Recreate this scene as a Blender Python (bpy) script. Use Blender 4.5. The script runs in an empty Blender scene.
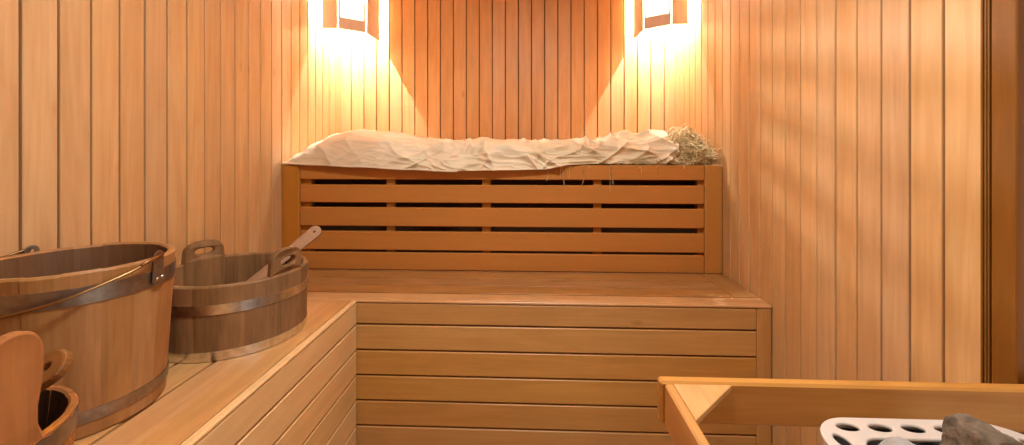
import bpy, bmesh, math, random
from mathutils import Vector, Matrix, noise

random.seed(7)
S = bpy.context.scene
COL = S.collection
PI = math.pi
F = 430.0                      # focal length in pixels of the 1024-wide frame
HC = 1.16                      # camera height
YAW = math.atan(18 / F)
XL, XR, YB = -1.17, 0.87, 2.63   # left, right and back wall planes
YU, YS = 1.98, 1.58             # fronts of the upper and lower bench
ZU, ZS = HC - 0.065, HC - 0.556 # tops of the upper and lower bench
XSB = -0.645                   # front of the side bench
CEIL = 2.30

# ------------------------------------------------------------------ materials
def new_mat(name):
    m = bpy.data.materials.new(name); m.use_nodes = True
    nt = m.node_tree
    return m, nt, nt.nodes, nt.links, nt.nodes['Principled BSDF']

def wood(name, light, dark, rough=0.45, vary=0.16, streak=1.0, blotch=0.35, knots=0.0, spec=0.4, bump=0.15):
    m, nt, N, L, B = new_mat(name)
    def nd(t, **k):
        n = N.new(t)
        for a, b in k.items(): setattr(n, a, b)
        return n
    def math_(op, a, b=None, clamp=False):
        n = nd('ShaderNodeMath', operation=op, use_clamp=clamp)
        for i, q in enumerate((a, b)):
            if q is None: continue
            if isinstance(q, (int, float)): n.inputs[i].default_value = q
            else: L.new(q, n.inputs[i])
        return n.outputs[0]
    gc = nd('ShaderNodeAttribute', attribute_name='gc').outputs['Vector']
    bid = nd('ShaderNodeAttribute', attribute_name='bid').outputs['Fac']
    off = nd('ShaderNodeCombineXYZ')
    L.new(math_('MULTIPLY', bid, 91.7), off.inputs[0]); L.new(math_('MULTIPLY', bid, 53.1), off.inputs[1]); L.new(math_('MULTIPLY', bid, 17.3), off.inputs[2])
    base = nd('ShaderNodeVectorMath', operation='ADD'); L.new(gc, base.inputs[0]); L.new(off.outputs[0], base.inputs[1])
    def tex(sx, sy, detail, dist):
        mp = nd('ShaderNodeVectorMath', operation='MULTIPLY'); L.new(base.outputs[0], mp.inputs[0]); mp.inputs[1].default_value = (sx, sy, sy)
        t = nd('ShaderNodeTexNoise'); t.inputs['Scale'].default_value = 1.0; t.inputs['Detail'].default_value = detail
        t.inputs['Distortion'].default_value = dist; t.inputs['Roughness'].default_value = 0.6
        L.new(mp.outputs[0], t.inputs['Vector']); return t.outputs['Fac']
    fine = tex(5.0, 170.0, 3.0, 0.2)
    fig = tex(1.6, 26.0, 3.0, 1.6)
    big = tex(4.0, 11.0, 2.0, 0.6)
    f1 = math_('MULTIPLY', math_('SUBTRACT', fine, 0.5), 0.55 * streak)
    f2 = math_('MULTIPLY', math_('SUBTRACT', fig, 0.5), 1.15 * streak)
    f3 = math_('MULTIPLY', math_('SUBTRACT', big, 0.52), 2.0 * blotch)
    fac = math_('ADD', math_('ADD', f1, f2), math_('ADD', f3, 0.38), )
    if knots:
        mp = nd('ShaderNodeVectorMath', operation='MULTIPLY'); L.new(base.outputs[0], mp.inputs[0]); mp.inputs[1].default_value = (3.0, 7.0, 7.0)
        v = nd('ShaderNodeTexVoronoi'); v.inputs['Scale'].default_value = 1.0; L.new(mp.outputs[0], v.inputs['Vector'])
        k = math_('SUBTRACT', 1.0, math_('MULTIPLY', v.outputs['Distance'], 1 / 0.09), True)
        fac = math_('ADD', fac, math_('MULTIPLY', k, knots))
    mx = nd('ShaderNodeMix', data_type='RGBA'); mx.clamp_factor = True
    L.new(fac, mx.inputs[0]); mx.inputs[6].default_value = (*light, 1); mx.inputs[7].default_value = (*dark, 1)
    hs = nd('ShaderNodeHueSaturation')
    wn = nd('ShaderNodeTexWhiteNoise', noise_dimensions='1D'); L.new(math_('MULTIPLY', bid, 733.0), wn.inputs['W'])
    sep = nd('ShaderNodeSeparateColor'); L.new(wn.outputs['Color'], sep.inputs[0])
    L.new(math_('ADD', math_('MULTIPLY', sep.outputs[0], 2 * vary), 1 - vary), hs.inputs['Value'])
    L.new(math_('ADD', math_('MULTIPLY', sep.outputs[1], 0.005), 0.4955), hs.inputs['Hue'])
    L.new(math_('ADD', math_('MULTIPLY', sep.outputs[2], 0.08), 0.98), hs.inputs['Saturation'])
    L.new(mx.outputs[2], hs.inputs['Color']); L.new(hs.outputs[0], B.inputs['Base Color'])
    B.inputs['Roughness'].default_value = rough; B.inputs['Specular IOR Level'].default_value = spec
    bp = nd('ShaderNodeBump'); bp.inputs['Strength'].default_value = bump; bp.inputs['Distance'].default_value = 0.002
    L.new(fine, bp.inputs['Height']); L.new(bp.outputs[0], B.inputs['Normal'])
    return m

def plain(name, col, rough=0.5, metal=0.0, noise_amt=0.0, nscale=30, col2=None, bump=0.0, spec=0.5):
    m, nt, N, L, B = new_mat(name)
    B.inputs['Base Color'].default_value = (*col, 1); B.inputs['Roughness'].default_value = rough
    B.inputs['Metallic'].default_value = metal; B.inputs['Specular IOR Level'].default_value = spec
    if col2 or bump:
        tc = N.new('ShaderNodeTexCoord'); t = N.new('ShaderNodeTexNoise'); t.inputs['Scale'].default_value = nscale; t.inputs['Detail'].default_value = 6
        L.new(tc.outputs['Object'], t.inputs['Vector'])
        if col2:
            r = N.new('ShaderNodeValToRGB'); r.color_ramp.elements[0].position = 0.35; r.color_ramp.elements[1].position = 0.65
            r.color_ramp.elements[0].color = (*col, 1); r.color_ramp.elements[1].color = (*col2, 1)
            L.new(t.outputs['Fac'], r.inputs[0]); L.new(r.outputs[0], B.inputs['Base Color'])
        if bump:
            b = N.new('ShaderNodeBump'); b.inputs['Strength'].default_value = bump; b.inputs['Distance'].default_value = 0.010
            L.new(t.outputs['Fac'], b.inputs['Height']); L.new(b.outputs[0], B.inputs['Normal'])
    return m

M = {}
M['wall'] = wood('alder cladding', (0.60, 0.370, 0.170), (0.46, 0.245, 0.088), rough=0.42, vary=0.06, streak=1.15, blotch=0.36, knots=1.0)
M['bench'] = wood('alder bench', (0.56, 0.295, 0.092), (0.39, 0.185, 0.05), rough=0.42, vary=0.05, streak=1.0, blotch=0.34, knots=1.2)
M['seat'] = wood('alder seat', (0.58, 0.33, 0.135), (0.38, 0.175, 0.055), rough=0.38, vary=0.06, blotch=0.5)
M['bench_lit'] = wood('lit alder bench', (0.74, 0.50, 0.24), (0.58, 0.35, 0.14), rough=0.42, vary=0.05, streak=0.8, blotch=0.4, knots=0.5)  # paler copy of the bench wood; the light on it is in the colour
M['seat_shaded'] = wood('shaded alder seat', (0.42, 0.215, 0.075), (0.26, 0.11, 0.03), rough=0.30, vary=0.06, blotch=0.55)  # darker copy of the seat wood; shade is put into the colour
M['bench_up'] = wood('alder upper bench', (0.48, 0.205, 0.042), (0.40, 0.158, 0.030), rough=0.5, vary=0.02, blotch=0.2, streak=0.8, spec=0.25)
M['trim'] = wood('alder trim', (0.24, 0.098, 0.016), (0.16, 0.058, 0.008), spec=0.25, rough=0.5, vary=0.05, blotch=0.3)
M['dark'] = plain('groove wood', (0.15, 0.058, 0.016), 0.8)
M['dark_return'] = wood('dark return cladding', (0.16, 0.06, 0.015), (0.09, 0.03, 0.008), spec=0.1, rough=0.8, vary=0.1)  # boards of the wall return, much darker than the other cladding
M['rail'] = wood('alder rail', (0.51, 0.255, 0.072), (0.36, 0.15, 0.034), spec=0.2, rough=0.5, vary=0.05, blotch=0.5, knots=0.6)
M['bucket'] = wood('oak bucket', (0.38, 0.19, 0.070), (0.22, 0.097, 0.032), rough=0.45, vary=0.08, blotch=0.5, spec=0.28)
M['tub'] = wood('weathered oak tub', (0.28, 0.150, 0.062), (0.11, 0.056, 0.022), spec=0.2, rough=0.6, vary=0.13, blotch=0.6)
M['pail'] = wood('reddish pail', (0.37, 0.15, 0.042), (0.22, 0.075, 0.02), rough=0.42, vary=0.10, blotch=0.4, spec=0.25)
M['dipper'] = wood('dark dipper wood', (0.24, 0.098, 0.032), (0.13, 0.05, 0.016), rough=0.35, vary=0.05, spec=0.4)
M['ladle'] = wood('ladle wood', (0.40, 0.21, 0.10), (0.24, 0.115, 0.05), rough=0.45, vary=0.05)
M['inner'] = plain('dark inner wood', (0.05, 0.022, 0.012), 0.5)  # near-black wood for the inside of the pail
M['bucket_in'] = wood('dark inner oak', (0.17, 0.085, 0.038), (0.09, 0.04, 0.016), rough=0.45, vary=0.1)  # darker oak for the inner face of the bucket
M['hoop'] = plain('brushed hoop steel', (0.36, 0.31, 0.26), 0.40, 1.0, col2=(0.27, 0.22, 0.18), nscale=60)
M['steel'] = plain('bright hoop steel', (0.80, 0.80, 0.80), 0.24, 1.0, col2=(0.60, 0.59, 0.58), nscale=60)
M['brass'] = plain('old brass wire', (0.30, 0.17, 0.07), 0.35, 1.0)
M['cloth'] = plain('unbleached linen', (0.75, 0.64, 0.465), 0.9, col2=(0.65, 0.52, 0.34), nscale=5, spec=0.1)
M['enamel'] = plain('cream enamel', (0.52, 0.46, 0.40), 0.35)
M['black'] = plain('blackened steel', (0.02, 0.018, 0.017), 0.6)
M['stone_a'] = plain('brown stone', (0.075, 0.047, 0.024), 0.8, col2=(0.22, 0.155, 0.10), nscale=45, bump=1.0)
M['stone_b'] = plain('grey stone', (0.23, 0.22, 0.20), 0.85, col2=(0.36, 0.345, 0.315), nscale=35, bump=0.8)
M['tile'] = plain('floor tile', (0.28, 0.20, 0.14), 0.5, col2=(0.34, 0.25, 0.18), nscale=6)
M['alder_lamp'] = wood('glare-lit lampshade wood', (0.78, 0.58, 0.42), (0.66, 0.46, 0.32), rough=0.5, vary=0.05)  # tone lightened to stand for the backlit glare on the shade
# hay: each straw its own tint
m, nt, N, L, B = new_mat('hay')
at = N.new('ShaderNodeAttribute'); at.attribute_name = 'bid'
r = N.new('ShaderNodeValToRGB'); r.color_ramp.elements[0].color = (0.46, 0.31, 0.12, 1); r.color_ramp.elements[1].color = (0.80, 0.66, 0.38, 1)
e = r.color_ramp.elements.new(0.5); e.color = (0.66, 0.50, 0.23, 1)
L.new(at.outputs['Fac'], r.inputs[0]); L.new(r.outputs[0], B.inputs['Base Color']); B.inputs['Roughness'].default_value = 0.7
M['hay'] = m
# frosted lamp pane
m, nt, N, L, B = new_mat('frosted pane')
tr = N.new('ShaderNodeBsdfTranslucent'); tr.inputs[0].default_value = (0.95, 0.92, 0.88, 1)
df = N.new('ShaderNodeBsdfDiffuse'); df.inputs[0].default_value = (0.9, 0.87, 0.83, 1)
mx = N.new('ShaderNodeMixShader'); mx.inputs[0].default_value = 0.35
L.new(tr.outputs[0], mx.inputs[1]); L.new(df.outputs[0], mx.inputs[2]); L.new(mx.outputs[0], N['Material Output'].inputs[0])
M['frost'] = m
m, nt, N, L, B = new_mat('glowing filament')
B.inputs['Emission Color'].default_value = (1, 0.93, 0.82, 1); B.inputs['Emission Strength'].default_value = 60
M['glow'] = m
m, nt, N, L, B = new_mat('opal fill diffuser')  # glows as part of the added ceiling fill lamp
B.inputs['Emission Color'].default_value = (1, 0.90, 0.78, 1); B.inputs['Emission Strength'].default_value = 4
M['opal'] = m
m, nt, N, L, B = new_mat('door glass')
B.inputs['Base Color'].default_value = (1, 1, 1, 1); B.inputs['Roughness'].default_value = 0.02; B.inputs['Transmission Weight'].default_value = 1.0; B.inputs['IOR'].default_value = 1.1
M['glass'] = m

# ------------------------------------------------------------------ mesh builder
LOC = {}
class MB:
    def __init__(s):
        s.v, s.f, s.g, s.b, s.mi, s.sm = [], [], [], [], [], []
    def add(s, verts, faces, gfun=None, bid=None, mi=0, smooth=False):
        n = len(s.v); bid = random.random() if bid is None else bid
        for p in verts:
            p = Vector(p); s.v.append(p); s.g.append(gfun(p) if gfun else p.copy()); s.b.append(bid)
        for f in faces:
            s.f.append([n + i for i in f]); s.mi.append(mi); s.sm.append(smooth)
    def box(s, x0, x1, y0, y1, z0, z1, ax='x', bev=0.002, mi=0, bid=None, mat=None):
        lo, hi = (x0, y0, z0), (x1, y1, z1)
        bev = min(bev, *((hi[k] - lo[k]) * 0.45 for k in range(3)))
        V, idx = [], {}
        for sx in (0, 1):
            for sy in (0, 1):
                for sz in (0, 1):
                    for a in range(3):
                        sg = (sx, sy, sz); p = []
                        for k in range(3):
                            q = hi[k] if sg[k] else lo[k]
                            if k != a: q += -bev if sg[k] else bev
                            p.append(q)
                        idx[(sg, a)] = len(V); V.append(p)
        Fc = []
        for a in range(3):
            b, c = (a + 1) % 3, (a + 2) % 3
            for sa in (0, 1):
                q = []
                for (sb, sc) in ((0, 0), (1, 0), (1, 1), (0, 1)):
                    sg = [0, 0, 0]; sg[a], sg[b], sg[c] = sa, sb, sc; q.append(idx[(tuple(sg), a)])
                Fc.append(q if sa else q[::-1])
        for a in range(3):
            b, c = (a + 1) % 3, (a + 2) % 3
            for sb in (0, 1):
                for sc in (0, 1):
                    s0, s1 = [0, 0, 0], [0, 0, 0]; s0[b] = s1[b] = sb; s0[c] = s1[c] = sc; s1[a] = 1
                    s0, s1 = tuple(s0), tuple(s1)
                    q = [idx[(s0, b)], idx[(s1, b)], idx[(s1, c)], idx[(s0, c)]]
                    Fc.append(q if sb == sc else q[::-1])
        for sx in (0, 1):
            for sy in (0, 1):
                for sz in (0, 1):
                    q = [idx[((sx, sy, sz), a)] for a in range(3)]
                    Fc.append(q if (sx + sy + sz) % 2 else q[::-1])
        k = 'xyz'.index(ax)
        g = lambda p: Vector((p[k], p[(k + 1) % 3], p[(k + 2) % 3]))
        if mat is not None:
            inv = mat.inverted(); g0 = g; g = lambda p: g0(inv @ p); V = [mat @ Vector(p) for p in V]
        s.add(V, Fc, g, bid, mi)
    def grid(s, fn, nu, nv, cu=False, cv=False, smooth=True, mi=0, gfun=None, bid=None):
        V = [fn(i / (nu if cu else nu - 1), j / (nv if cv else nv - 1)) for i in range(nu) for j in range(nv)]
        Fc = []
        for i in range(nu if cu else nu - 1):
            for j in range(nv if cv else nv - 1):
                a, b = (i + 1) % nu, (j + 1) % nv
                Fc.append([i * nv + j, a * nv + j, a * nv + b, i * nv + b])
        s.add(V, Fc, gfun, bid, mi, smooth)
    def tube(s, pts, rad, n=8, caps=True, closed=False, mi=0, bid=None, flat=1.0):
        P = [Vector(p) for p in pts]; m = len(P); V = []; Fc = []; G = []
        up = Vector((0, 0, 1)); d = 0
        for i, p in enumerate(P):
            t = (P[(i + 1) % m] - P[i - 1]) if closed else (P[min(i + 1, m - 1)] - P[max(i - 1, 0)])
            t.normalize()
            a = t.cross(up)
            if a.length < 1e-3: a = t.cross(Vector((0, 1, 0)))
            a.normalize(); b = a.cross(t)
            rr = rad(i / (m - 1)) if callable(rad) else rad
            for k in range(n):
                w = 2 * PI * k / n
                V.append(p + a * math.cos(w) * rr + b * math.sin(w) * rr * flat)
        for i in range(m if closed else m - 1):
            j = (i + 1) % m
            for k in range(n):
                k2 = (k + 1) % n
                Fc.append([i * n + k, i * n + k2, j * n + k2, j * n + k])
        if caps and not closed:
            Fc.append(list(range(n))[::-1]); Fc.append([(m - 1) * n + k for k in range(n)])
        s.add(V, Fc, None, bid, mi, True)
    def ring(s, c, prof, n=64, mi=0, bid=None):
        """closed (r,z) profile turned round the vertical axis at c"""
        k = len(prof); bid = random.random() if bid is None else bid
        for i in range(k):
            (ra, za), (rb_, zb) = prof[i], prof[(i + 1) % k]
            s.grid(lambda u, v: (c[0] + (ra if v < 0.5 else rb_) * math.cos(2 * PI * u), c[1] + (ra if v < 0.5 else rb_) * math.sin(2 * PI * u), za if v < 0.5 else zb),
                   n, 2, True, False, True, mi, None, bid)
    def staves(s, c, z0, z1, r0, r1, th, n, seg=3, bev=0.003, jit=0.002, mi=0, phase=0, imi=0):
        for i in range(n):
            g = 0.0
            a0, a1 = phase + 2 * PI * i / n + g, phase + 2 * PI * (i + 1) / n - g
            zt = z1 + random.uniform(-jit, jit); dr = random.uniform(-0.0006, 0.0006)
            R = lambda z: r0 + (r1 - r0) * (z - z0) / (z1 - z0) + dr
            prof = [(R(z0) - 0.002, z0), (R(z0 + 0.003), z0 + 0.003), (R((z0 + z1) / 2), (z0 + z1) / 2), (R(zt - bev), zt - bev), (R(zt) - bev, zt), (R(zt) - th + bev, zt), (R(zt) - th, zt - bev), (R(z0) - th, z0)]
            k = len(prof); V = []; Fc = []; bid = random.random()
            for q in range(seg + 1):
                a = a0 + (a1 - a0) * q / seg
                edge = 0.0007 if q in (0, seg) else 0
                for (r, z) in prof: V.append((c[0] + (r - edge) * math.cos(a), c[1] + (r - edge) * math.sin(a), z))
            for q in range(seg):
                for j in range(k):
                    j2 = (j + 1) % k
                    Fc.append([q * k + j, (q + 1) * k + j, (q + 1) * k + j2, q * k + j2])
            Fc.append(list(range(k))); Fc.append([seg * k + j for j in range(k)][::-1])
            m0 = len(s.mi)
            s.add(V, Fc, lambda p: Vector((p.z, math.atan2(p.y - c[1], p.x - c[0]) * r1, math.hypot(p.x - c[0], p.y - c[1]))), bid, mi)
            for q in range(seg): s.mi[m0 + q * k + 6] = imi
    def disc(s, c, z, r, n=48, mi=0, th=0.012):
        V = [(c[0] + r * math.cos(2 * PI * i / n), c[1] + r * math.sin(2 * PI * i / n), zz) for zz in (z, z - th) for i in range(n)]
        Fc = [list(range(n)), [n + i for i in range(n)][::-1]] + [[i, n + i, n + (i + 1) % n, (i + 1) % n] for i in range(n)]
        s.add(V, Fc, None, None, mi)
    def plate(s, outer, holes, th, fn, bev=0.003, gfun=None, mi=0, bid=None):
        """flat outline with holes, given a thickness and rounded edges, carried into place by fn(p)"""
        cu = bpy.data.curves.new('t', 'CURVE'); cu.dimensions = '2D'; cu.fill_mode = 'BOTH'
        cu.extrude = max(th / 2 - bev, 1e-4); cu.bevel_depth = bev; cu.bevel_resolution = 1
        for pl in [outer] + holes:
            sp = cu.splines.new('POLY'); sp.points.add(len(pl) - 1)
            for q, p in zip(sp.points, pl): q.co = (p[0], p[1], 0, 1)
            sp.use_cyclic_u = True
        ob = bpy.data.objects.new('t', cu); COL.objects.link(ob)
        me = bpy.data.meshes.new_from_object(ob.evaluated_get(bpy.context.evaluated_depsgraph_get()))
        V = [v.co.copy() for v in me.vertices]; Fc = [list(p.vertices) for p in me.polygons]
        bpy.data.objects.remove(ob); bpy.data.curves.remove(cu); bpy.data.meshes.remove(me)
        n = len(s.v); bid = random.random() if bid is None else bid
        for p in V:
            s.v.append(Vector(fn(p))); s.g.append(Vector((p.y, p.x, p.z))); s.b.append(bid)
        for f in Fc: s.f.append([n + i for i in f]); s.mi.append(mi); s.sm.append(False)
    def build(s, name, mats, parent=None, loc=None, recalc=False):
        if not isinstance(mats, (list, tuple)): mats = [mats]
        o_loc = LOC[parent.name] if parent else Vector(loc or (0, 0, 0))
        me = bpy.data.meshes.new(name)
        me.from_pydata([v - o_loc for v in s.v], [], s.f)
        for m in mats: me.materials.append(m)
        me.polygons.foreach_set('material_index', s.mi); me.polygons.foreach_set('use_smooth', s.sm)
        a = me.attributes.new('gc', 'FLOAT_VECTOR', 'POINT'); a.data.foreach_set('vector', [q for g in s.g for q in g])
        a = me.attributes.new('bid', 'FLOAT', 'POINT'); a.data.foreach_set('value', s.b)
        if recalc:
            bm = bmesh.new(); bm.from_mesh(me)
            bmesh.ops.remove_doubles(bm, verts=bm.verts, dist=1e-5)
            bmesh.ops.recalc_face_normals(bm, faces=bm.faces); bm.to_mesh(me); bm.free()
        o = bpy.data.objects.new(name, me); COL.objects.link(o)
        if parent: o.parent = parent
        else: o.location = o_loc
        LOC[o.name] = o_loc
        return o

def thing(name, label, cat, loc, group=None):
    o = bpy.data.objects.new(name, None); COL.objects.link(o); o.location = loc; o.empty_display_size = 0.05
    LOC[o.name] = Vector(loc); tag(o, label, cat, group); return o
def tag(o, label, cat, group=None, kind=None):
    o['label'] = label; o['category'] = cat
    if group: o['group'] = group
    if kind: o['kind'] = kind
    return o
def struct(o, label, cat):
    return tag(o, label, cat, None, 'structure')

def px(u, v, d):
    """room point seen at pixel (u, v) at depth d along the lens axis"""
    xc, zc = (u - 512) / F * d, (151 - v) / F * d
    return Vector((xc * math.cos(YAW) - d * math.sin(YAW), d * math.cos(YAW) + xc * math.sin(YAW), HC + zc))

# ------------------------------------------------------------------ the room
def clad(name, lo, hi, place, z0=0.0, z1=CEIL, pitch=0.08, start=0.0):
    """vertical boards from lo to hi along a wall; place(a0,a1,d0,d1) gives x0,x1,y0,y1"""
    mb = MB(); a = lo - (lo - start) % pitch
    while a < hi:
        a0, a1 = max(a + 0.0031, lo), min(a + pitch - 0.0031, hi)
        if a1 - a0 > 0.006:
            j = random.uniform(-0.0006, 0.0006)
            mb.box(*place(a0, a1, 0.0 + j, 0.014), z0, z1, 'z', 0.0016)
        a += pitch
    mb.box(*place(lo, hi, 0.0125, 0.06), z0, z1, 'z', 0.0, mi=1)
    return mb.build(name, [M['wall'], M['dark']])
YF = -0.75; XN = 1.42; YN = 0.790    # front wall; the heater niche on the right
struct(clad('wall_left', YF, YB + 0.06, lambda a0, a1, d0, d1: (XL - d1, XL - d0, a0, a1), start=0.941), 'left wall of vertical alder boards behind the buckets', 'wall')
struct(clad('wall_back', XL, XR, lambda a0, a1, d0, d1: (a0, a1, YB + d0, YB + d1), start=px(399.6, 100, 2.61).x), 'back wall of vertical alder boards between the two corner lamps', 'wall')
struct(clad('wall_right', 0.8560, YB + 0.06, lambda a0, a1, d0, d1: (XR + d0, XR + d1, a0, a1), start=0.944), 'right wall of vertical alder boards striped with light', 'wall')
mb = MB()
z = 0.02
while z < CEIL:
    mb.box(XR - 0.004, XN, YN, YN + 0.012, z + 0.0015, min(z + 0.0645, CEIL), 'x', 0.004); z += 0.066
mb.box(XR - 0.003, XN + 0.06, YN + 0.011, YN + 0.06, 0, CEIL, 'x', 0, 1)
struct(mb.build('wall_right_return', [M['dark_return'], M['dark']]), 'dark horizontal boards on the wall return beside the heater', 'wall')
# niche side wall; its glazed door, right of the camera, is added for fill light
DY0, DY1, DZ = -0.66, 0.30, 2.0
mb = MB()
for lo, hi, z0, z1 in ((YF - 0.06, DY0, 0, CEIL), (DY1, YN, 0, CEIL), (DY0, DY1, DZ, CEIL)):
    a = lo
    while a < hi - 0.005:
        mb.box(XN, XN + 0.014, a + 0.0016, min(a + 0.08, hi) - 0.0016, z0, z1, 'z', 0.004); a += 0.08
    mb.box(XN + 0.0125, XN + 0.06, lo, hi, z0, z1, 'z', 0, 1)
struct(mb.build('wall_right_niche', [M['wall'], M['dark']]), 'boarded wall around the added glass door', 'wall')
dr = bpy.data.objects.new('added_door', None); COL.objects.link(dr); dr.location = (XN + 0.03, DY0, 0); LOC['added_door'] = dr.location.copy(); struct(dr, 'added unseen glass door in a wooden frame, carrying a fill light', 'door')
mb = MB(); mb.box(XN, XN + 0.06, DY0, DY0 + 0.06, 0, DZ, 'z'); mb.box(XN, XN + 0.06, DY1 - 0.06, DY1, 0, DZ, 'z'); mb.box(XN, XN + 0.06, DY0 + 0.06, DY1 - 0.06, DZ - 0.06, DZ, 'y'); mb.box(XN, XN + 0.06, DY0 + 0.06, DY1 - 0.06, 0, 0.04, 'y')
mb.build('door_frame', M['trim'], dr)
mb = MB(); mb.box(XN + 0.026, XN + 0.034, DY0 + 0.06, DY1 - 0.06, 0.04, DZ - 0.06, 'y', 0.001); mb.build('door_glass', M['glass'], dr)
mb = MB(); mb.tube([(XN - 0.035, DY0 + 0.11, 0.85), (XN - 0.035, DY0 + 0.11, 1.2)], 0.014, 12); mb.box(XN - 0.035, XN + 0.03, DY0 + 0.10, DY0 + 0.12, 0.90, 0.92, 'x'); mb.box(XN - 0.035, XN + 0.03, DY0 + 0.10, DY0 + 0.12, 1.13, 1.15, 'x'); mb.build('door_handle', M['trim'], dr)
struct(clad('wall_front', XL - 0.06, XN + 0.06, lambda a0, a1, d0, d1: (a0, a1, YF - d1, YF - d0)), 'boarded wall facing the benches', 'wall')
mb = MB(); mb.box(XL - 0.06, XN + 0.06, YF - 0.06, YB + 0.06, -0.06, 0, 'x', 0)
struct(mb.build('floor', M['tile']), 'plain tiled floor', 'floor')
mb = MB(); y = YF
while y < YB + 0.06:
    mb.box(XL - 0.06, XN + 0.06, y + 0.0016, min(y + 0.08, YB + 0.06) - 0.0016, CEIL, CEIL + 0.014, 'x', 0.004); y += 0.08
mb.box(XL - 0.06, XN + 0.06, YF - 0.06, YB + 0.06, CEIL + 0.0125, CEIL + 0.06, 'x', 0, 1)
struct(mb.build('ceiling', [M['wall'], M['dark']]), 'boarded ceiling', 'ceiling')
# moulded corner post where the right wall ends
mb = MB()
for y0, y1, x in ((0.8530, 0.8485, 0.854), (0.8440, 0.8405, 0.852), (0.8365, 0.8330, 0.850)):
    mb.box(x, 0.93, y1, y0, 0, CEIL, 'z', 0.0008)
mb.box(0.866, 0.93, 0.8290, 0.8550, 0, CEIL, 'z', 0)
mb.box(0.848, 0.93, YN - 0.004, 0.8285, 0, CEIL, 'z', 0.002)
struct(mb.build('trim_1', M['trim']), 'moulded wooden corner post at the right end of the wall', 'trim')

# ------------------------------------------------------------------ upper bench
ub = thing('upper_bench', 'upper wooden bench with slatted front, carrying the straw-filled sack', 'bench', (0, YU, ZS))
zt = ZU
rows = [(HC - 0.133, zt), (HC - 0.241, HC - 0.158), (HC - 0.351, HC - 0.264), (HC - 0.462, HC - 0.376), (ZS + 0.002, HC - 0.474)]
mb = MB()
for i, (z0, z1) in enumerate(rows):
    mb.box(-1.082, 0.788, YU, YU + 0.022, z0, z1, 'x', 0.003, 0, 0.37)
mb.build('slatted_front', M['bench_up'], ub)
for u0, u1 in ((300.5, 309.5), (386.5, 394.8), (482.5, 491), (592, 600), (692.5, 701)):
    x0, x1 = px(u0, 200, 2.03).x, px(u1, 200, 2.03).x
    mb = MB(); mb.box(x0, x1, YU + 0.0225, YU + 0.05, ZS + 0.001, zt - 0.017, 'z'); mb.build('batten', M['bench_up'], ub)
mb = MB(); mb.box(XL + 0.002, -1.084, YU - 0.002, YU + 0.03, ZS + 0.001, zt, 'z', 0.003); mb.build('end_post', M['bench_up'], ub)
mb = MB(); mb.box(0.790, XR - 0.002, YU - 0.002, YU + 0.03, ZS + 0.001, zt, 'z', 0.003); mb.build('end_post', M['bench_up'], ub)
mb = MB(); y = YU + 0.032
for k in range(6):
    mb.box(XL + 0.002, XR - 0.002, y, min(y + 0.098, YB - 0.003), zt - 0.0155, zt, 'x', 0.003); y += 0.105
mb.build('seat', M['seat'], ub)
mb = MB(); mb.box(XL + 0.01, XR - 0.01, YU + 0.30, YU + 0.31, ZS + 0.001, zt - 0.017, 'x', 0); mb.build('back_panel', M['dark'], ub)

# ------------------------------------------------------------------ lower bench along the back
lb = thing('lower_bench', 'lower wooden bench of horizontal boards below the slatted bench', 'bench', (0, YS, 0))
mb = MB()
XE = XR - 0.10
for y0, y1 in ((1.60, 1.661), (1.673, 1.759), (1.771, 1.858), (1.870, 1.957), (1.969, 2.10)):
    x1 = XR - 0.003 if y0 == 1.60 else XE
    mb.box(XL + 0.003, x1, y0, y1, ZS - 0.024, ZS, 'x', 0.0012, 1 if y0 == 1.60 else 0)  # front plank in lighter wood imitates a lamp reflection
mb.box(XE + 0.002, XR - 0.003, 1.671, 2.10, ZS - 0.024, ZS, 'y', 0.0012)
mb.build('seat', [M['seat_shaded'], M['seat']], lb)
mb = MB(); mb.box(XL + 0.003, XR - 0.003, YS - 0.002, 1.5985, ZS - 0.0095, ZS + 0.0005, 'x', 0.003); mb.build('seat_edge', M['seat'], lb)
mb = MB()
XP = px(751, 330, 1.585).x
zs = [ZS - 0.0085, HC - 0.6465, HC - 0.742, HC - 0.836, HC - 0.930, HC - 1.024, HC - 1.118, 0.0]
for a, b in zip(zs, zs[1:]):
    mb.box(XL + 0.01, XP - 0.001, YS, YS + 0.02, b + 0.0034, a - 0.0034, 'x', 0.0022)
mb.box(XL + 0.01, XP, YS + 0.0185, YS + 0.03, 0.001, ZS - 0.026, 'x', 0, 1)
mb.build('front_panel', [M['bench'], M['dark']], lb)
mb = MB(); mb.box(XP + 0.001, XR - 0.003, YS, YS + 0.03, 0.001, ZS - 0.0105, 'z', 0.003); mb.build('end_post', M['bench'], lb)

# side bench along the left wall
sb = thing('side_bench', 'wooden bench along the left wall, carrying the wooden vessels', 'bench', (XSB, 0.6, 0))
YE = YS - 0.006
mb = MB()
x = XSB - 0.020
w = 0.0925
for k in range(6):
    x0 = max(x - w + 0.010, XL + 0.004)
    if k == 0: pass
    if x - x0 > 0.02: mb.box(x0, x, YF + 0.25, YE, ZS - 0.024, ZS, 'y', 0.0012)
    x -= w if k else w - 0.012
mb.build('seat', M['seat'], sb)
mb = MB(); mb.box(XSB - 0.0185, XSB + 0.002, YF + 0.25, YE, ZS - 0.0095, ZS + 0.0005, 'y', 0.003); mb.build('seat_edge', M['bench_lit'], sb)
mb = MB()
for a, b in zip(zs, zs[1:]):
    mb.box(XSB - 0.02, XSB, YF + 0.25, YE, b + 0.0034, a - 0.0034, 'y', 0.0022)
mb.box(XSB - 0.03, XSB - 0.0185, YF + 0.25, YE, 0.001, ZS - 0.026, 'y', 0, 1)
mb.build('front_panel', [M['bench_lit'], M['dark']], sb)

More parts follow.
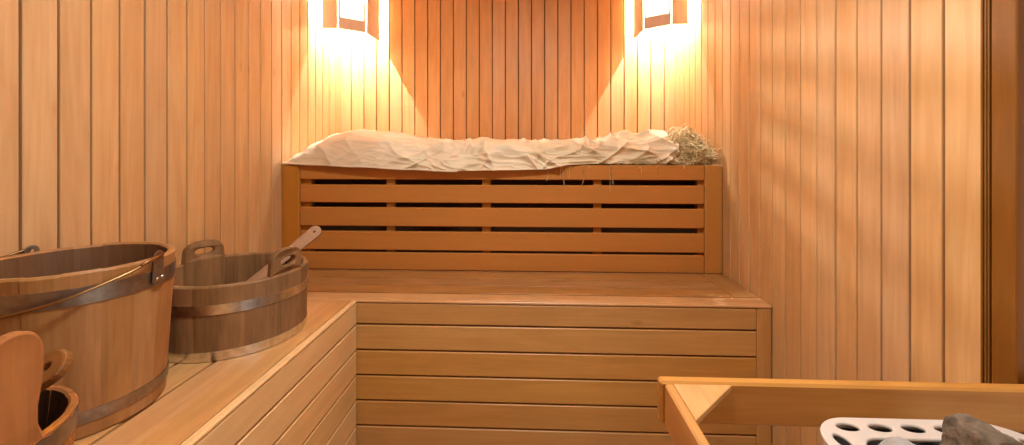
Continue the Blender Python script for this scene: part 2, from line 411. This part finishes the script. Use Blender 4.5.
# ------------------------------------------------------------------ sack of hay
def lerp_tab(tab, x):
    for (x0, a), (x1, b) in zip(tab, tab[1:]):
        if x <= x1:
            t = max(0, (x - x0) / (x1 - x0)); t = t * t * (3 - 2 * t); return a + (b - a) * t
    return tab[-1][1]
H = [(-1.165, 0.012), (-1.11, 0.066), (-1.04, 0.118), (-0.96, 0.155), (-0.86, 0.172), (-0.72, 0.160), (-0.52, 0.126), (-0.30, 0.112), (-0.05, 0.118), (0.16, 0.120), (0.34, 0.122), (0.455, 0.155), (0.52, 0.140), (0.60, 0.148), (0.66, 0.135), (0.685, 0.10)]
YFR = [(-1.165, 2.0), (-1.0, 1.978), (-0.8, 1.970), (-0.55, 1.965), (-0.3, 1.960), (-0.1, 1.962), (0.1, 1.972), (0.3, 2.005), (0.5, 2.02), (0.685, 2.03)]
DROP = [(-1.165, 0.0), (-1.0, 0.006), (-0.8, 0.014), (-0.55, 0.026), (-0.35, 0.034), (-0.15, 0.030), (0.05, 0.026), (0.2, 0.004), (0.3, 0.0), (0.685, 0.0)]
YBK = [(-1.165, 2.36), (-1.0, 2.5), (-0.7, 2.5), (0.4, 2.45), (0.685, 2.36)]
def ridge(q):
    return (1 - min(1, abs(noise.noise(q)) * 2.2)) ** 2
def wrinkle(x, t, p):
    amp = 0.22 + (0.9 if p.y - YU < 0.1 else max(0.25, 0.9 - 4 * (p.y - YU - 0.1))) * min(1, max(0, (x + 0.80) / 0.5))
    up = p.z - ZU; dep = p.y - YU
    warp = noise.noise(Vector((x * 5, dep * 5, up * 5 + 3))) * 0.35
    q = Vector((x * 6.0 + up * 7 + warp * 2, dep * 4.0 - x * 1.5, up * 7.0))
    q2 = Vector((x * 11.0 - up * 13 + warp * 4, dep * 8 + x * 2, up * 5 + 11))
    q3 = Vector((x * 9 + up * 40 + warp * 6, dep * 16 - x * 6, up * 26 + 21))
    soft = noise.noise(Vector((x * 4, dep * 5, 7.7)))
    return 1.35 * amp * (0.017 * (ridge(q) - 0.35) + 0.011 * (ridge(q2) - 0.35) + 0.0055 * (ridge(q3) - 0.35)) + 0.007 * soft
def sack(u, v):
    x = -1.163 + u * (0.685 + 1.163)
    h = lerp_tab(H, x); yf = lerp_tab(YFR, x) - 0.022; yb = lerp_tab(YBK, x); dp = lerp_tab(DROP, x)
    a = (yb - yf) / 2; yc = (yb + yf) / 2; w = 2 * PI * (v - 0.1 * math.sin(2 * PI * v))
    cw, sw = math.cos(w), math.sin(w)
    y = yc - a * math.copysign(abs(cw) ** 0.62, cw)
    if sw >= 0: z = ZU + 0.009 + (h - 0.009) * sw ** 0.72
    else: z = ZU + 0.009 - 0.0065 * abs(sw) ** 0.5
    p = Vector((x, y, z))
    # the front edge sags over the lip of the bench
    if y < yc and sw < 0.55:
        k = max(0, (yf + 0.05 - y) / 0.05)
        p.z -= dp * k * (1 if sw > -0.5 else 0.5)
    nrm = Vector((0, -math.copysign(abs(cw), cw), max(sw, 0))); 
    if nrm.length < 1e-3: nrm = Vector((0, 0, 1))
    nrm.normalize()
    fade = min(1, (x + 1.163) / 0.12) * (1 if sw > -0.15 else 0.0)
    p += nrm * wrinkle(x, v, p) * fade
    # cloth puckers toward the open end
    if x > 0.55: p += nrm * 0.012 * math.sin(v * 60 + x * 10) * (x - 0.55) / 0.135
    if p.y > YU - 0.012: p.z = max(p.z, ZU + 0.0025)
    elif p.z < ZU + 0.0025: p.y = min(p.y, YU - 0.014)
    return p
sk = thing('straw_sack', 'long rumpled linen sack of straw lying on the upper bench', 'sack', (0, 2.25, ZU))
mb = MB(); NU, NV = 560, 260
mb.grid(sack, NU, NV, False, True, True)
mb.f.append(list(range(NV))); mb.mi.append(0); mb.sm.append(False)
mb.build('cloth_cover', M['cloth'], sk, recalc=True)
mb = MB()
mb.tube([sack(i / 239 * 0.45, 0.0) + Vector((0, -0.005, -0.002)) for i in range(240)], 0.0042, 6)
mb.build('seam', M['cloth'], sk)

# loose hay at the mouth of the sack
def straw(mb, p, d, ln, r, bend):
    d = d.normalized(); side = d.cross(Vector((random.uniform(-1, 1), random.uniform(-1, 1), random.uniform(-1, 1)))).normalized()
    pts = [p + d * ln * t + side * bend * ln * (t * (1 - t)) * 4 for t in (0, 0.35, 0.7, 1)]
    for q in pts:
        q.x = min(q.x, XR - 0.006)
        if q.y > YU - 0.01: q.z = max(q.z, ZU + 0.003)
        elif q.y > YU - 0.02: q.y = YU - 0.012
    mb.tube(pts, r, 3, False)
hy = MB()
HX, HY_, HZ = 0.735, 2.13, ZU
core = []
def hay_blob(u, v):
    th, ph = u * 2 * PI, v * PI / 2
    k = 1 + 0.15 * noise.noise(Vector((math.cos(th) * 3, math.sin(th) * 3, ph * 3)))
    return Vector((HX + min(0.108 * k * math.cos(th) * math.cos(ph), XR - 0.02 - HX), HY_ + 0.13 * k * math.sin(th) * math.cos(ph), HZ + 0.004 + 0.150 * k * math.sin(ph)))
hy.grid(hay_blob, 32, 12, True, False, True, bid=0.12)
rnd = random.random
for i in range(1900):
    th, ph = rnd() * 2 * PI, math.asin(rnd())
    p = hay_blob(th / (2 * PI), ph / (PI / 2)); c = Vector((HX, HY_, HZ + 0.03)); n = (p - c).normalized()
    t = n.cross(Vector((rnd() - .5, rnd() - .5, rnd() - .5))).normalized()
    straw(hy, p - t * 0.03, t + n * random.uniform(-0.15, 0.55), random.uniform(0.03, 0.085), random.uniform(0.0012, 0.0024), random.uniform(-0.25, 0.25))
for i in range(60):      # long stalks towards the right wall
    p = Vector((random.uniform(0.72, 0.80), random.uniform(2.0, 2.10), ZU + random.uniform(0.02, 0.07)))
    straw(hy, p, Vector((1, random.uniform(-0.5, 0.1), random.uniform(-0.6, 0.25))), random.uniform(0.07, 0.12), 0.0012, random.uniform(-0.2, 0.2))
for i in range(420):     # strewn along the front edge under the cloth
    x = 0.70 - abs(random.gauss(0, 0.20)); p = Vector((max(x, 0.25), random.uniform(1.995, 2.08), ZU + 0.004 + rnd() * 0.018))
    straw(hy, p, Vector((random.uniform(-1, 1), random.uniform(-0.35, 0.2), random.uniform(-0.1, 0.15))), random.uniform(0.03, 0.07), 0.0009, random.uniform(-0.25, 0.25))
for u, v0, v1 in ((566, 168, 186), (571, 168, 179), (583, 170, 187), (611, 170, 186), (612, 184, 192), (548, 168, 181), (590, 168, 178), (640, 167, 173), (657, 167, 172), (560, 178, 185)):
    a = px(u, v0, YU - 0.015); b = px(u + random.uniform(-4, 4), v1, YU - 0.015)
    a.y = b.y = YU - 0.011
    straw(hy, a, b - a, (b - a).length, 0.0009, 0.12)
ho = hy.build('hay', M['hay'], None, (HX, HY_, ZU)); tag(ho, 'pile of loose hay spilling from the right end of the sack', 'hay', None, 'stuff')

# ------------------------------------------------------------------ big bucket
def at_ring(c, r, a, z): return Vector((c[0] + r * math.cos(a), c[1] + r * math.sin(a), z))
def hoop(mb, c, z0, z1, r0, r1, th=0.0018, n=96):
    mb.ring(c, [(r0 - 0.001, z0), (r0 + th, z0), (r1 + th, z1), (r1 - 0.001, z1)], n)
bc = (-0.978, 0.89); bz0, bz1 = ZS + 0.001, HC - 0.231
bk = thing('wooden_bucket', 'large tall honey-brown wooden bucket with wire handle beside the left wall', 'bucket', (bc[0], bc[1], ZS))
rb = lambda z: 0.150 + (0.168 - 0.150) * (z - bz0) / (bz1 - bz0)
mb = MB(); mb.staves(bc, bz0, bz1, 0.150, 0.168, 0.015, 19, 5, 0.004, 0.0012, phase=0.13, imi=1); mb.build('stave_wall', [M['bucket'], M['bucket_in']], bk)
mb = MB(); mb.disc(bc, bz0 + 0.03, 0.139, mi=0); mb.build('base', M['bucket'], bk)
for za, zb in ((HC - 0.2925, HC - 0.2585), (HC - 0.526, HC - 0.502)):
    mb = MB(); hoop(mb, bc, za, zb, rb(za), rb(zb)); hp = mb.build('hoop', M['hoop'], bk)
aR, aL = math.radians(4), math.radians(163)
ear_pts = []
for a in (aR, aL):
    nrm = Vector((math.cos(a), math.sin(a), 0)); tan = Vector((-math.sin(a), math.cos(a), 0))
    def fn(p, a=a): return at_ring(bc, 0.1725 + p.z, a + p.x / 0.17, HC - 0.262 + p.y)
    ol = [(0.012 * math.cos(w), 0.034 + 0.012 * math.sin(w)) for w in [PI * k / 8 for k in range(9)]] + [(-0.016, -0.020), (-0.010, -0.026), (0.010, -0.026), (0.016, -0.020)]
    hl = [(0.0045 * math.cos(w), 0.034 + 0.0045 * math.sin(w)) for w in [2 * PI * k / 10 for k in range(10)]]
    mb = MB(); mb.plate(ol, [hl], 0.003, fn, 0.0006)
    er = mb.build('handle_bracket', M['hoop'], bk)
    for dx, dz in ((-0.007, -0.014), (0.007, -0.012)):
        mb = MB(); c0 = at_ring(bc, 0.1745, a + dx / 0.17, HC - 0.262 + dz)
        mb.grid(lambda u, v: c0 + nrm * 0.002 * math.sin(v * PI / 2) + (tan * math.cos(u * 2 * PI) + Vector((0, 0, 1)) * math.sin(u * 2 * PI)) * 0.0035 * math.cos(v * PI / 2), 10, 4, True)
        mb.build('rivet', M['steel'], er)
    ear_pts.append(at_ring(bc, 0.1765, a, HC - 0.228))
pr, pl_ = ear_pts; mid = (pr + pl_) / 2; ax = (pr - pl_) / 2; fr = Vector((ax.y, -ax.x, 0)).normalized()
if fr.y > 0: fr = -fr
pts = []
for k in range(49):
    w = PI * k / 48
    p = mid + ax * math.cos(w) * (1 + 0.05 * math.sin(w)) + fr * (0.222 * math.sin(w) ** 0.8) + Vector((0, 0, -0.068 * math.sin(w) ** 0.9))
    # keep the wire clear of the staves
    dv = Vector((p.x - bc[0], p.y - bc[1], 0)); 
    if dv.length < 0.1785: dv = dv.normalized() * 0.1785; p.x, p.y = bc[0] + dv.x, bc[1] + dv.y
    if p.x < XL + 0.012: p.x = XL + 0.012
    pts.append(p)
mb = MB(); mb.tube(pts, 0.0028, 8)
for e_, d_ in ((pts[0], pts[1]), (pts[-1], pts[-2])):    # the hooked ends twisted back round the wire
    t = (d_ - e_).normalized(); mb.tube([e_ + t * s_ + Vector((0, 0, 0.004)) for s_ in (-0.004, 0.01, 0.03, 0.05)], 0.0032, 6)
mb.build('wire_handle', M['brass'], bk)

# ------------------------------------------------------------------ low tub with two eared staves
tc = (-0.905, 1.285); tz0, tz1 = ZS + 0.001, HC - 0.357
tb = thing('wooden_tub', 'low weathered wooden tub with two pierced handles, beyond the big bucket', 'tub', (tc[0], tc[1], ZS))
rt = lambda z: 0.197 + 0.006 * (z - tz0) / (tz1 - tz0)
mb = MB(); mb.staves(tc, tz0, tz1, 0.197, 0.203, 0.018, 21, 5, 0.004, 0.001, phase=0.05); mb.build('stave_wall', M['tub'], tb)
mb = MB(); mb.disc(tc, tz0 + 0.03, 0.182); mb.build('base', M['tub'], tb)
for za, zb in ((HC - 0.432, HC - 0.405), (tz0 + 0.001, tz0 + 0.026)):
    mb = MB(); hoop(mb, tc, za, zb, rt(za), rt(zb)); mb.build('hoop', M['steel'], tb)
for deg, w_, h_ in ((153, 0.064, 0.058), (-13, 0.060, 0.068)):
    a = math.radians(deg)
    def fn(p, a=a): return at_ring(tc, 0.1915 + p.z, a + p.x / 0.2, tz1 + p.y)
    n = 14; ol = []
    for k in range(n + 1):
        w = PI * k / n; ol.append((w_ * 0.92 * math.copysign(abs(math.cos(w)) ** 0.7, math.cos(w)), h_ * 0.35 + h_ * 0.65 * math.sin(w) ** 0.75))
    ol += [(-w_ * 0.95, 0.004), (-w_ * 0.95, -0.11), (w_ * 0.95, -0.11), (w_ * 0.95, 0.004)]
    hl = [(w_ * 0.55 * math.copysign(abs(math.cos(w)) ** 0.75, math.cos(w)), h_ * 0.50 + h_ * 0.25 * math.sin(w)) for w in [2 * PI * k / 20 for k in range(20)]]
    mb = MB(); mb.plate(ol, [hl], 0.020, fn, 0.004); mb.build('handle', M['tub'], tb)

# ladle leaning in the tub
def ladle(name, label, tip, rest, depth, bowl_r, hw, mat, face=(0.35, -0.75, 0.55), hole=0.36, blade=0.016):
    tip, rest = Vector(tip), Vector(rest); d = (rest - tip).normalized(); end = tip + d * depth
    lo = thing(name, label, name, end)
    side = d.cross(Vector(face)).normalized(); nn = side.cross(d)
    L_ = (end - tip).length
    ol = [(hw * math.cos(w), hw * math.sin(w)) for w in [PI * k / 10 for k in range(11)]]
    ol = [(-x, y) for x, y in ol] + [(hw * 0.75, -L_ * 0.5), (hw * 0.8, -L_), (-hw * 0.8, -L_), (-hw * 0.75, -L_ * 0.5)]
    hl = [[(hw * hole * math.cos(w), hw * hole * 1.3 * math.sin(w) - hw * 0.15) for w in [2 * PI * k / 10 for k in range(10)]]] if hole else []
    mb = MB(); mb.plate(ol, hl, blade, lambda p: tip + side * p.x - d * p.y + nn * p.z, 0.004); mb.build('ladle_handle', mat, lo)
    c = end + d * bowl_r * 0.9
    prof = [(math.sin(t), -math.cos(t)) for t in [PI / 2 * k / 8 for k in range(9)]]
    mb = MB()
    R2 = bowl_r - 0.006
    pf = [(bowl_r * a, bowl_r * 0.8 * b) for a, b in prof] + [(R2 * a, R2 * 0.75 * b) for a, b in reversed(prof)]
    kk = len(pf)
    mb.grid(lambda u, v: c + side * pf[int(round(v * (kk - 1)))][0] * math.cos(2 * PI * u) + d * pf[int(round(v * (kk - 1)))][0] * math.sin(2 * PI * u) + nn * pf[int(round(v * (kk - 1)))][1], 28, kk, True, False)
    mb.build('ladle_bowl', mat, lo, recalc=True)
    return lo
ladle('ladle', 'wooden ladle with a holed handle leaning in the low tub', px(315, 232, 1.535), px(294, 252.5, 1.49) + Vector((0, 0, 0.011)), 0.27, 0.035, 0.018, M['ladle'])

# ------------------------------------------------------------------ small pail in the near left corner
pc = (-0.83, 0.56); pz0, pz1 = ZS + 0.001, HC - 0.40
pa = thing('wooden_pail', 'small reddish pail with a tall stave handle, nearest on the bench', 'pail', (pc[0], pc[1], ZS))
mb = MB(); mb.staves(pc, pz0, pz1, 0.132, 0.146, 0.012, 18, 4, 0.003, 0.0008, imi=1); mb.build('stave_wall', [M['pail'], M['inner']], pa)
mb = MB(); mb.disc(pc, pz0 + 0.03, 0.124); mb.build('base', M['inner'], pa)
mb = MB(); hoop(mb, pc, pz1 - 0.036, pz1 - 0.006, 0.1428, 0.1457, 0.0018); mb.build('hoop', M['hoop'], pa)
a = math.atan2(0.546 - pc[1], -0.687 - pc[0])
def fn(p): return at_ring(pc, 0.1385 + p.z + 0.10 * max(0, p.y) * 0, a + p.x / 0.14, pz1 + p.y)
ol = [(0.029 * math.copysign(abs(math.cos(w)) ** 0.9, math.cos(w)), 0.117 + 0.036 * math.sin(w)) for w in [PI * k / 14 for k in range(15)]]
ol += [(-0.027, 0.08), (-0.021, 0.045), (-0.021, 0.02), (-0.030, -0.004), (0.030, -0.004), (0.021, 0.02), (0.021, 0.045), (0.027, 0.08)]
mb = MB(); mb.plate(ol, [], 0.017, fn, 0.004); mb.build('stave_handle', M['pail'], pa)

# dipper lying across the pail
tip = px(52, 367, 0.69)
ladle('dipper', 'reddish wooden dipper with a broad rounded end standing in the near pail', tip, tip + Vector((-0.145, -0.075, -0.125)), 0.17, 0.036, 0.023, M['dipper'], (0.42, -0.30, 0.85), 0.42, 0.017)

# ------------------------------------------------------------------ heater guard rail
ZR = HC - 0.394
RX0, RX1 = px(664, 381, 0.735).x, px(672, 381, 0.735).x
gr = thing('guard_rail', 'low wooden guard rail with a corner gusset around the stone heater', 'rail', (RX0, 0.75, 0))
mb = MB(); mb.box(RX0 - 0.006, XN - 0.003, 0.7435, 0.766, ZR - 0.072, ZR, 'x', 0.004); mb.build('back_rail', M['rail'], gr)
mb = MB(); mb.box(RX0, RX1 + 0.002, -0.15, 0.743, ZR - 0.074, ZR - 0.002, 'y', 0.003); mb.build('side_rail', M['rail'], gr)
g0 = Vector((RX1 + 0.003, 0.743, ZR - 0.0075))
mb = MB(); mb.plate([(0, 0), (0, -0.096), (0.094, 0)], [], 0.009, lambda p: g0 + Vector(p), 0.0012); mb.build('corner_gusset', M['seat'], gr)
for y in (-0.13,):
    mb = MB(); mb.box(RX1 + 0.003, RX1 + 0.043, y, y + 0.04, 0.001, ZR - 0.006, 'z'); mb.build('post', M['rail'], gr)

# ------------------------------------------------------------------ stone heater
ZH = HC - 0.410
hx0, hx1, hy0, hy1 = 0.421, 0.722, 0.30, 0.682
def rrect(x0, x1, y0, y1, r, n=8):
    out = []
    for cx, cy, a0 in ((x1 - r, y1 - r, 0), (x0 + r, y1 - r, 90), (x0 + r, y0 + r, 180), (x1 - r, y0 + r, 270)):
        for k in range(n + 1):
            w = math.radians(a0 + 90 * k / n); out.append((cx + r * math.cos(w), cy + r * math.sin(w)))
    return out
ht = thing('sauna_heater', 'cream electric stone heater with oval holes round its rim', 'heater', ((hx0 + hx1) / 2, (hy0 + hy1) / 2, 0))
RW = 0.044
holes = []
def oval(cx, cy, ang, a=0.0185, b=0.0115):
    c_, s_ = math.cos(ang), math.sin(ang)
    return [(cx + a * math.cos(w) * c_ - b * math.sin(w) * s_, cy + a * math.cos(w) * s_ + b * math.sin(w) * c_) for w in [2 * PI * k / 18 for k in range(18)]]
for yy in (hy1 - RW / 2, hy0 + RW / 2):
    for x in (0.4725, 0.5195, 0.5665, 0.6135, 0.6605): holes.append(oval(x, yy, 0))
for xx in (hx0 + RW / 2, hx1 - RW / 2):
    for y in (0.370, 0.422, 0.474, 0.526, 0.578, 0.628): holes.append(oval(xx, y, PI / 2))
mb = MB(); mb.plate(rrect(hx0, hx1, hy0, hy1, 0.062), [rrect(hx0 + RW, hx1 - RW, hy0 + RW, hy1 - RW, 0.03)] + holes, 0.006, lambda p: (p.x, p.y, ZH - 0.003 + p.z), 0.0025)
mb.build('perforated_rim', M['enamel'], ht)
def ringwall(mb, pts, z0, z1, inward, mi=0, smooth=True):
    n = len(pts); cx = sum(p[0] for p in pts) / n; cy = sum(p[1] for p in pts) / n
    V = []
    for x, y in pts:
        q = Vector((cx - x, cy - y)).normalized() * inward
        V += [(x, y, z0), (x, y, z1), (x + q.x, y + q.y, z1), (x + q.x, y + q.y, z0)]
    Fc = []
    for i in range(n):
        j = (i + 1) % n
        for k in range(4):
            k2 = (k + 1) % 4; Fc.append([i * 4 + k, i * 4 + k2, j * 4 + k2, j * 4 + k])
    mb.add(V, Fc, None, None, mi, smooth)
mb = MB(); ringwall(mb, rrect(hx0 + 0.002, hx1 - 0.002, hy0 + 0.002, hy1 - 0.002, 0.06), 0.12, ZH - 0.011, 0.003); mb.build('casing', M['enamel'], ht, recalc=True)
mb = MB(); ringwall(mb, rrect(hx0 + RW, hx1 - RW, hy0 + RW, hy1 - RW, 0.03), 0.40, ZH - 0.012, 0.003)
mb.box(hx0 + RW, hx1 - RW, hy0 + RW, hy1 - RW, 0.39, 0.40)
ringwall(mb, rrect(hx0 + 0.006, hx1 - 0.006, hy0 + 0.006, hy1 - 0.006, 0.056), 0.40, ZH - 0.012, 0.002)  # black lining and shelf added so the rim holes look dark inside
ringwall(mb, rrect(hx0 + 0.008, hx1 - 0.008, hy0 + 0.008, hy1 - 0.008, 0.055), ZH - 0.062, ZH - 0.06, RW); mb.build('stone_basket', M['black'], ht)
mb = MB(); mb.box(hx0 + 0.02, hx1 - 0.02, hy0 + 0.02, hy1 - 0.02, 0.13, 0.14); mb.build('base', M['black'], ht)
for lx in (hx0 + 0.06, hx1 - 0.06):
    for ly in (hy0 + 0.06, hy1 - 0.06):
        mb = MB(); mb.tube([(lx, ly, 0.001), (lx, ly, 0.13)], 0.014, 12); mb.build('leg', M['black'], ht)

def stone(label, c, size, seed, mat, facets=16, rot=0.0, planes=None, rough=1.0):
    bm = bmesh.new(); bmesh.ops.create_icosphere(bm, subdivisions=5, radius=1.0)
    rg = random.Random(seed); pl = [(Vector(n).normalized(), h) for n, h in planes or []]
    for k in range(facets):
        n = Vector((rg.gauss(0, 1), rg.gauss(0, 1), rg.gauss(0, 1))).normalized(); pl.append((n, rg.uniform(0.62, 0.92)))
    R = Matrix.Rotation(rot, 3, 'Y')
    for v in bm.verts:
        d = v.co.normalized(); r = 1.0
        for n, h in pl:
            q = d.dot(n)
            if q > 0.05: r = min(r, h / q)
        r += rough * 0.045 * noise.fractal(d * 3 + Vector((seed, 0, 0)), 1.0, 2.0, 4) + 0.02 * noise.noise(d * 11 + Vector((seed, 3, 0)))
        v.co = R @ Vector((d.x * r * size[0], d.y * r * size[1], d.z * r * size[2]))
    me = bpy.data.meshes.new('heater_stone'); bm.to_mesh(me); bm.free()
    for p in me.polygons: p.use_smooth = True
    try: me.set_sharp_from_angle(angle=math.radians(38))
    except Exception: pass
    me.materials.append(mat); o = bpy.data.objects.new('heater_stone', me); COL.objects.link(o); o.location = c
    tag(o, label, 'stone', 'stones piled in the heater'); return o
stone('large jagged brown stone standing above the heater rim', (0.588, 0.575, ZH + 0.006), (0.056, 0.050, 0.072), 11, M['stone_a'], 0, 0.0, [((-1, 0, 0.12), 0.66), ((-0.25, 0, 1), 0.80), ((0.42, 0.05, 1), 0.66), ((1, 0, 0.75), 0.70), ((0, -1, 0.28), 0.55), ((0.65, -1, 0.35), 0.60), ((-0.55, -1, -0.15), 0.66), ((0, 1, 0.2), 0.6), ((1, -0.2, -0.2), 0.85), ((0.1, -0.7, 1), 0.72)], 1.25)
stone('flat pale grey stone lying lowest left in the heater', (0.506, 0.590, ZH - 0.009), (0.040, 0.036, 0.034), 5, M['stone_b'], 14)
stone('small grey stone tucked behind the large brown stone', (0.645, 0.600, ZH - 0.042), (0.026, 0.030, 0.030), 8, M['stone_b'], 14)
stone('brown stone in front of the flat grey stone', (0.515, 0.480, ZH - 0.030), (0.042, 0.045, 0.042), 21, M['stone_a'], 14)
stone('grey stone in front of the large brown stone', (0.612, 0.455, ZH - 0.028), (0.048, 0.048, 0.045), 33, M['stone_b'], 14)
stone('dark brown stone at the near end of the heater', (0.555, 0.385, ZH - 0.035), (0.045, 0.036, 0.038), 41, M['stone_a'], 14)

# ------------------------------------------------------------------ corner lamps
LZ0, LZ1 = HC + 0.668, HC + 1.07
def corner_lamp(label, cx, sx, slots):
    """a three-sided shade across the corner at x = cx; sx = +1 opens to the right"""
    X = lambda q: cx + sx * q
    la = thing('corner_lamp', label, 'lamp', (X(0.12), YB - 0.16, LZ0), 'corner lamps on the back wall')
    def panel(name, p0, p1, z0, z1, mat, th=0.010):
        p0, p1 = Vector((*p0, 0)), Vector((*p1, 0)); d = (p1 - p0); ln = d.length; d.normalize(); n = Vector((-d.y, d.x, 0))
        mt = Matrix(((d.x, n.x, 0, p0.x), (d.y, n.y, 0, p0.y), (0, 0, 1, 0), (0, 0, 0, 1)))
        mb = MB(); mb.box(0, ln, -th / 2, th / 2, z0, z1, 'z', 0.0015, mat=mt); return mb.build(name, mat, la, recalc=True)
    A0, A1 = (X(0.042), YB - 0.335), (X(0.122), YB - 0.333)        # side panel off the side wall
    B0, B1 = (X(0.128), YB - 0.328), (X(0.243), YB - 0.243)        # front panel
    C0, C1 = (X(0.248), YB - 0.232), (X(0.252), YB - 0.055)        # side panel off the back wall
    panel('side_panel', A0, A1, LZ0, LZ1, M['alder_lamp']); panel('side_panel', C0, C1, LZ0, LZ1, M['alder_lamp'])
    lp = lambda t: (B0[0] + (B1[0] - B0[0]) * t, B0[1] + (B1[1] - B0[1]) * t)
    panel('bottom_bar', B0, B1, LZ0, LZ0 + 0.062, M['alder_lamp']); panel('top_bar', B0, B1, LZ1 - 0.06, LZ1, M['alder_lamp'])
    panel('upright', lp(0.0), lp(0.06), LZ0 + 0.0625, LZ1 - 0.0605, M['alder_lamp']); panel('upright', lp(0.93), lp(1.0), LZ0 + 0.0625, LZ1 - 0.0605, M['alder_lamp'])
    zt_ = HC + 0.83 if slots else LZ1 - 0.061
    panel('frosted_pane', lp(0.062), lp(0.928), LZ0 + 0.063, zt_, M['frost'], 0.003)
    if slots:
        z = zt_ + 0.001
        while z < LZ1 - 0.07:
            panel('louvre', lp(0.062), lp(0.928), z, z + 0.0052, M['alder_lamp'], 0.004); z += 0.0105
    # holder on the corner with its lamp
    lx, ly, lz = X(0.116), YB - 0.205, HC + 0.90
    mb = MB(); mb.tube([(X(0.004), YB - 0.205, lz + 0.10), (lx, ly, lz + 0.10)], 0.006, 8); mb.tube([(lx, ly, lz + 0.105), (lx, ly, lz + 0.05)], 0.016, 12); mb.build('lamp_holder', M['black'], la)
    mb = MB(); mb.tube([(lx, ly, lz + 0.05), (lx, ly, lz + 0.012)], 0.011, 12); mb.build('bulb', M['glow'], la)
    for zc in (HC + 0.93, HC + 1.03):    # cleats that carry the shade on the two walls
        mb = MB(); mb.box(min(X(0.001), X(0.040)), max(X(0.001), X(0.040)), YB - 0.330, YB - 0.322, zc, zc + 0.015, 'x', 0.001); mb.build('cleat', M['alder_lamp'], la)
        mb = MB(); mb.box(min(X(0.240), X(0.248)), max(X(0.240), X(0.248)), YB - 0.085, YB - 0.001, zc, zc + 0.015, 'y', 0.001); mb.build('cleat', M['alder_lamp'], la)
    ld = bpy.data.lights.new('lamp light', 'POINT'); ld.energy = 66 if slots else 48; ld.color = (0.94, 0.96, 1.0); ld.shadow_soft_size = 0.003
    lo = bpy.data.objects.new('lamp light', ld); COL.objects.link(lo); lo.location = (lx, ly, lz)
    return ld
corner_lamp('wooden corner lamp above the left end of the sack', XL, 1, True)
corner_lamp('wooden corner lamp above the hay in the right corner', XR, -1, False)

# fill lights: an added ceiling lamp and a panel at the added door
cl = thing('ceiling_fill', 'added flat round fill lamp on the ceiling, out of view', 'lamp', (0.0, 0.68, CEIL))
mb = MB(); mb.ring((0.0, 0.68), [(0.15, CEIL - 0.03), (0.165, CEIL - 0.03), (0.165, CEIL - 0.001), (0.15, CEIL - 0.001)], 48); mb.build('frame', M['trim'], cl)
mb = MB(); mb.disc((0.0, 0.68), CEIL - 0.012, 0.15, th=0.008); mb.build('diffuser', M['opal'], cl)
def area(name, loc, rot, sx, sy, e, col, shape='RECTANGLE'):
    ld = bpy.data.lights.new(name, 'AREA'); ld.shape = shape; ld.size = sx
    if shape == 'RECTANGLE': ld.size_y = sy
    ld.energy = e; ld.color = col
    o = bpy.data.objects.new(name, ld); COL.objects.link(o); o.location = loc; o.rotation_euler = rot; return o
area('ceiling fill light', (0.0, 0.68, CEIL - 0.034), (0, 0, 0), 0.29, 0.29, 25, (1, 1, 0.97), 'DISK')
area('door fill light', (XN - 0.012, (DY0 + DY1) / 2, 1.02), (0, PI / 2, 0), 1.8, DY1 - DY0 - 0.14, 8, (1, 0.98, 0.95))

w = bpy.data.worlds.new('World'); S.world = w; w.use_nodes = True
w.node_tree.nodes['Background'].inputs[0].default_value = (1, 0.93, 0.85, 1); w.node_tree.nodes['Background'].inputs[1].default_value = 0.6

# ------------------------------------------------------------------ camera and colour
cam = bpy.data.cameras.new('camera'); co = bpy.data.objects.new('camera', cam); COL.objects.link(co)
cam.sensor_width = 36; cam.sensor_fit = 'HORIZONTAL'; cam.lens = 36 * F / 1024; cam.shift_y = -(222.5 - 151) / 1024
cam.clip_start = 0.02
co.location = (0, 0, HC); co.rotation_euler = (PI / 2, 0, YAW); S.camera = co
vs = S.view_settings; vs.view_transform = 'Standard'; vs.look = 'None'; vs.gamma = 1; vs.exposure = 0.32; vs.use_curve_mapping = False
S.cycles.max_bounces = 12; S.cycles.diffuse_bounces = 6
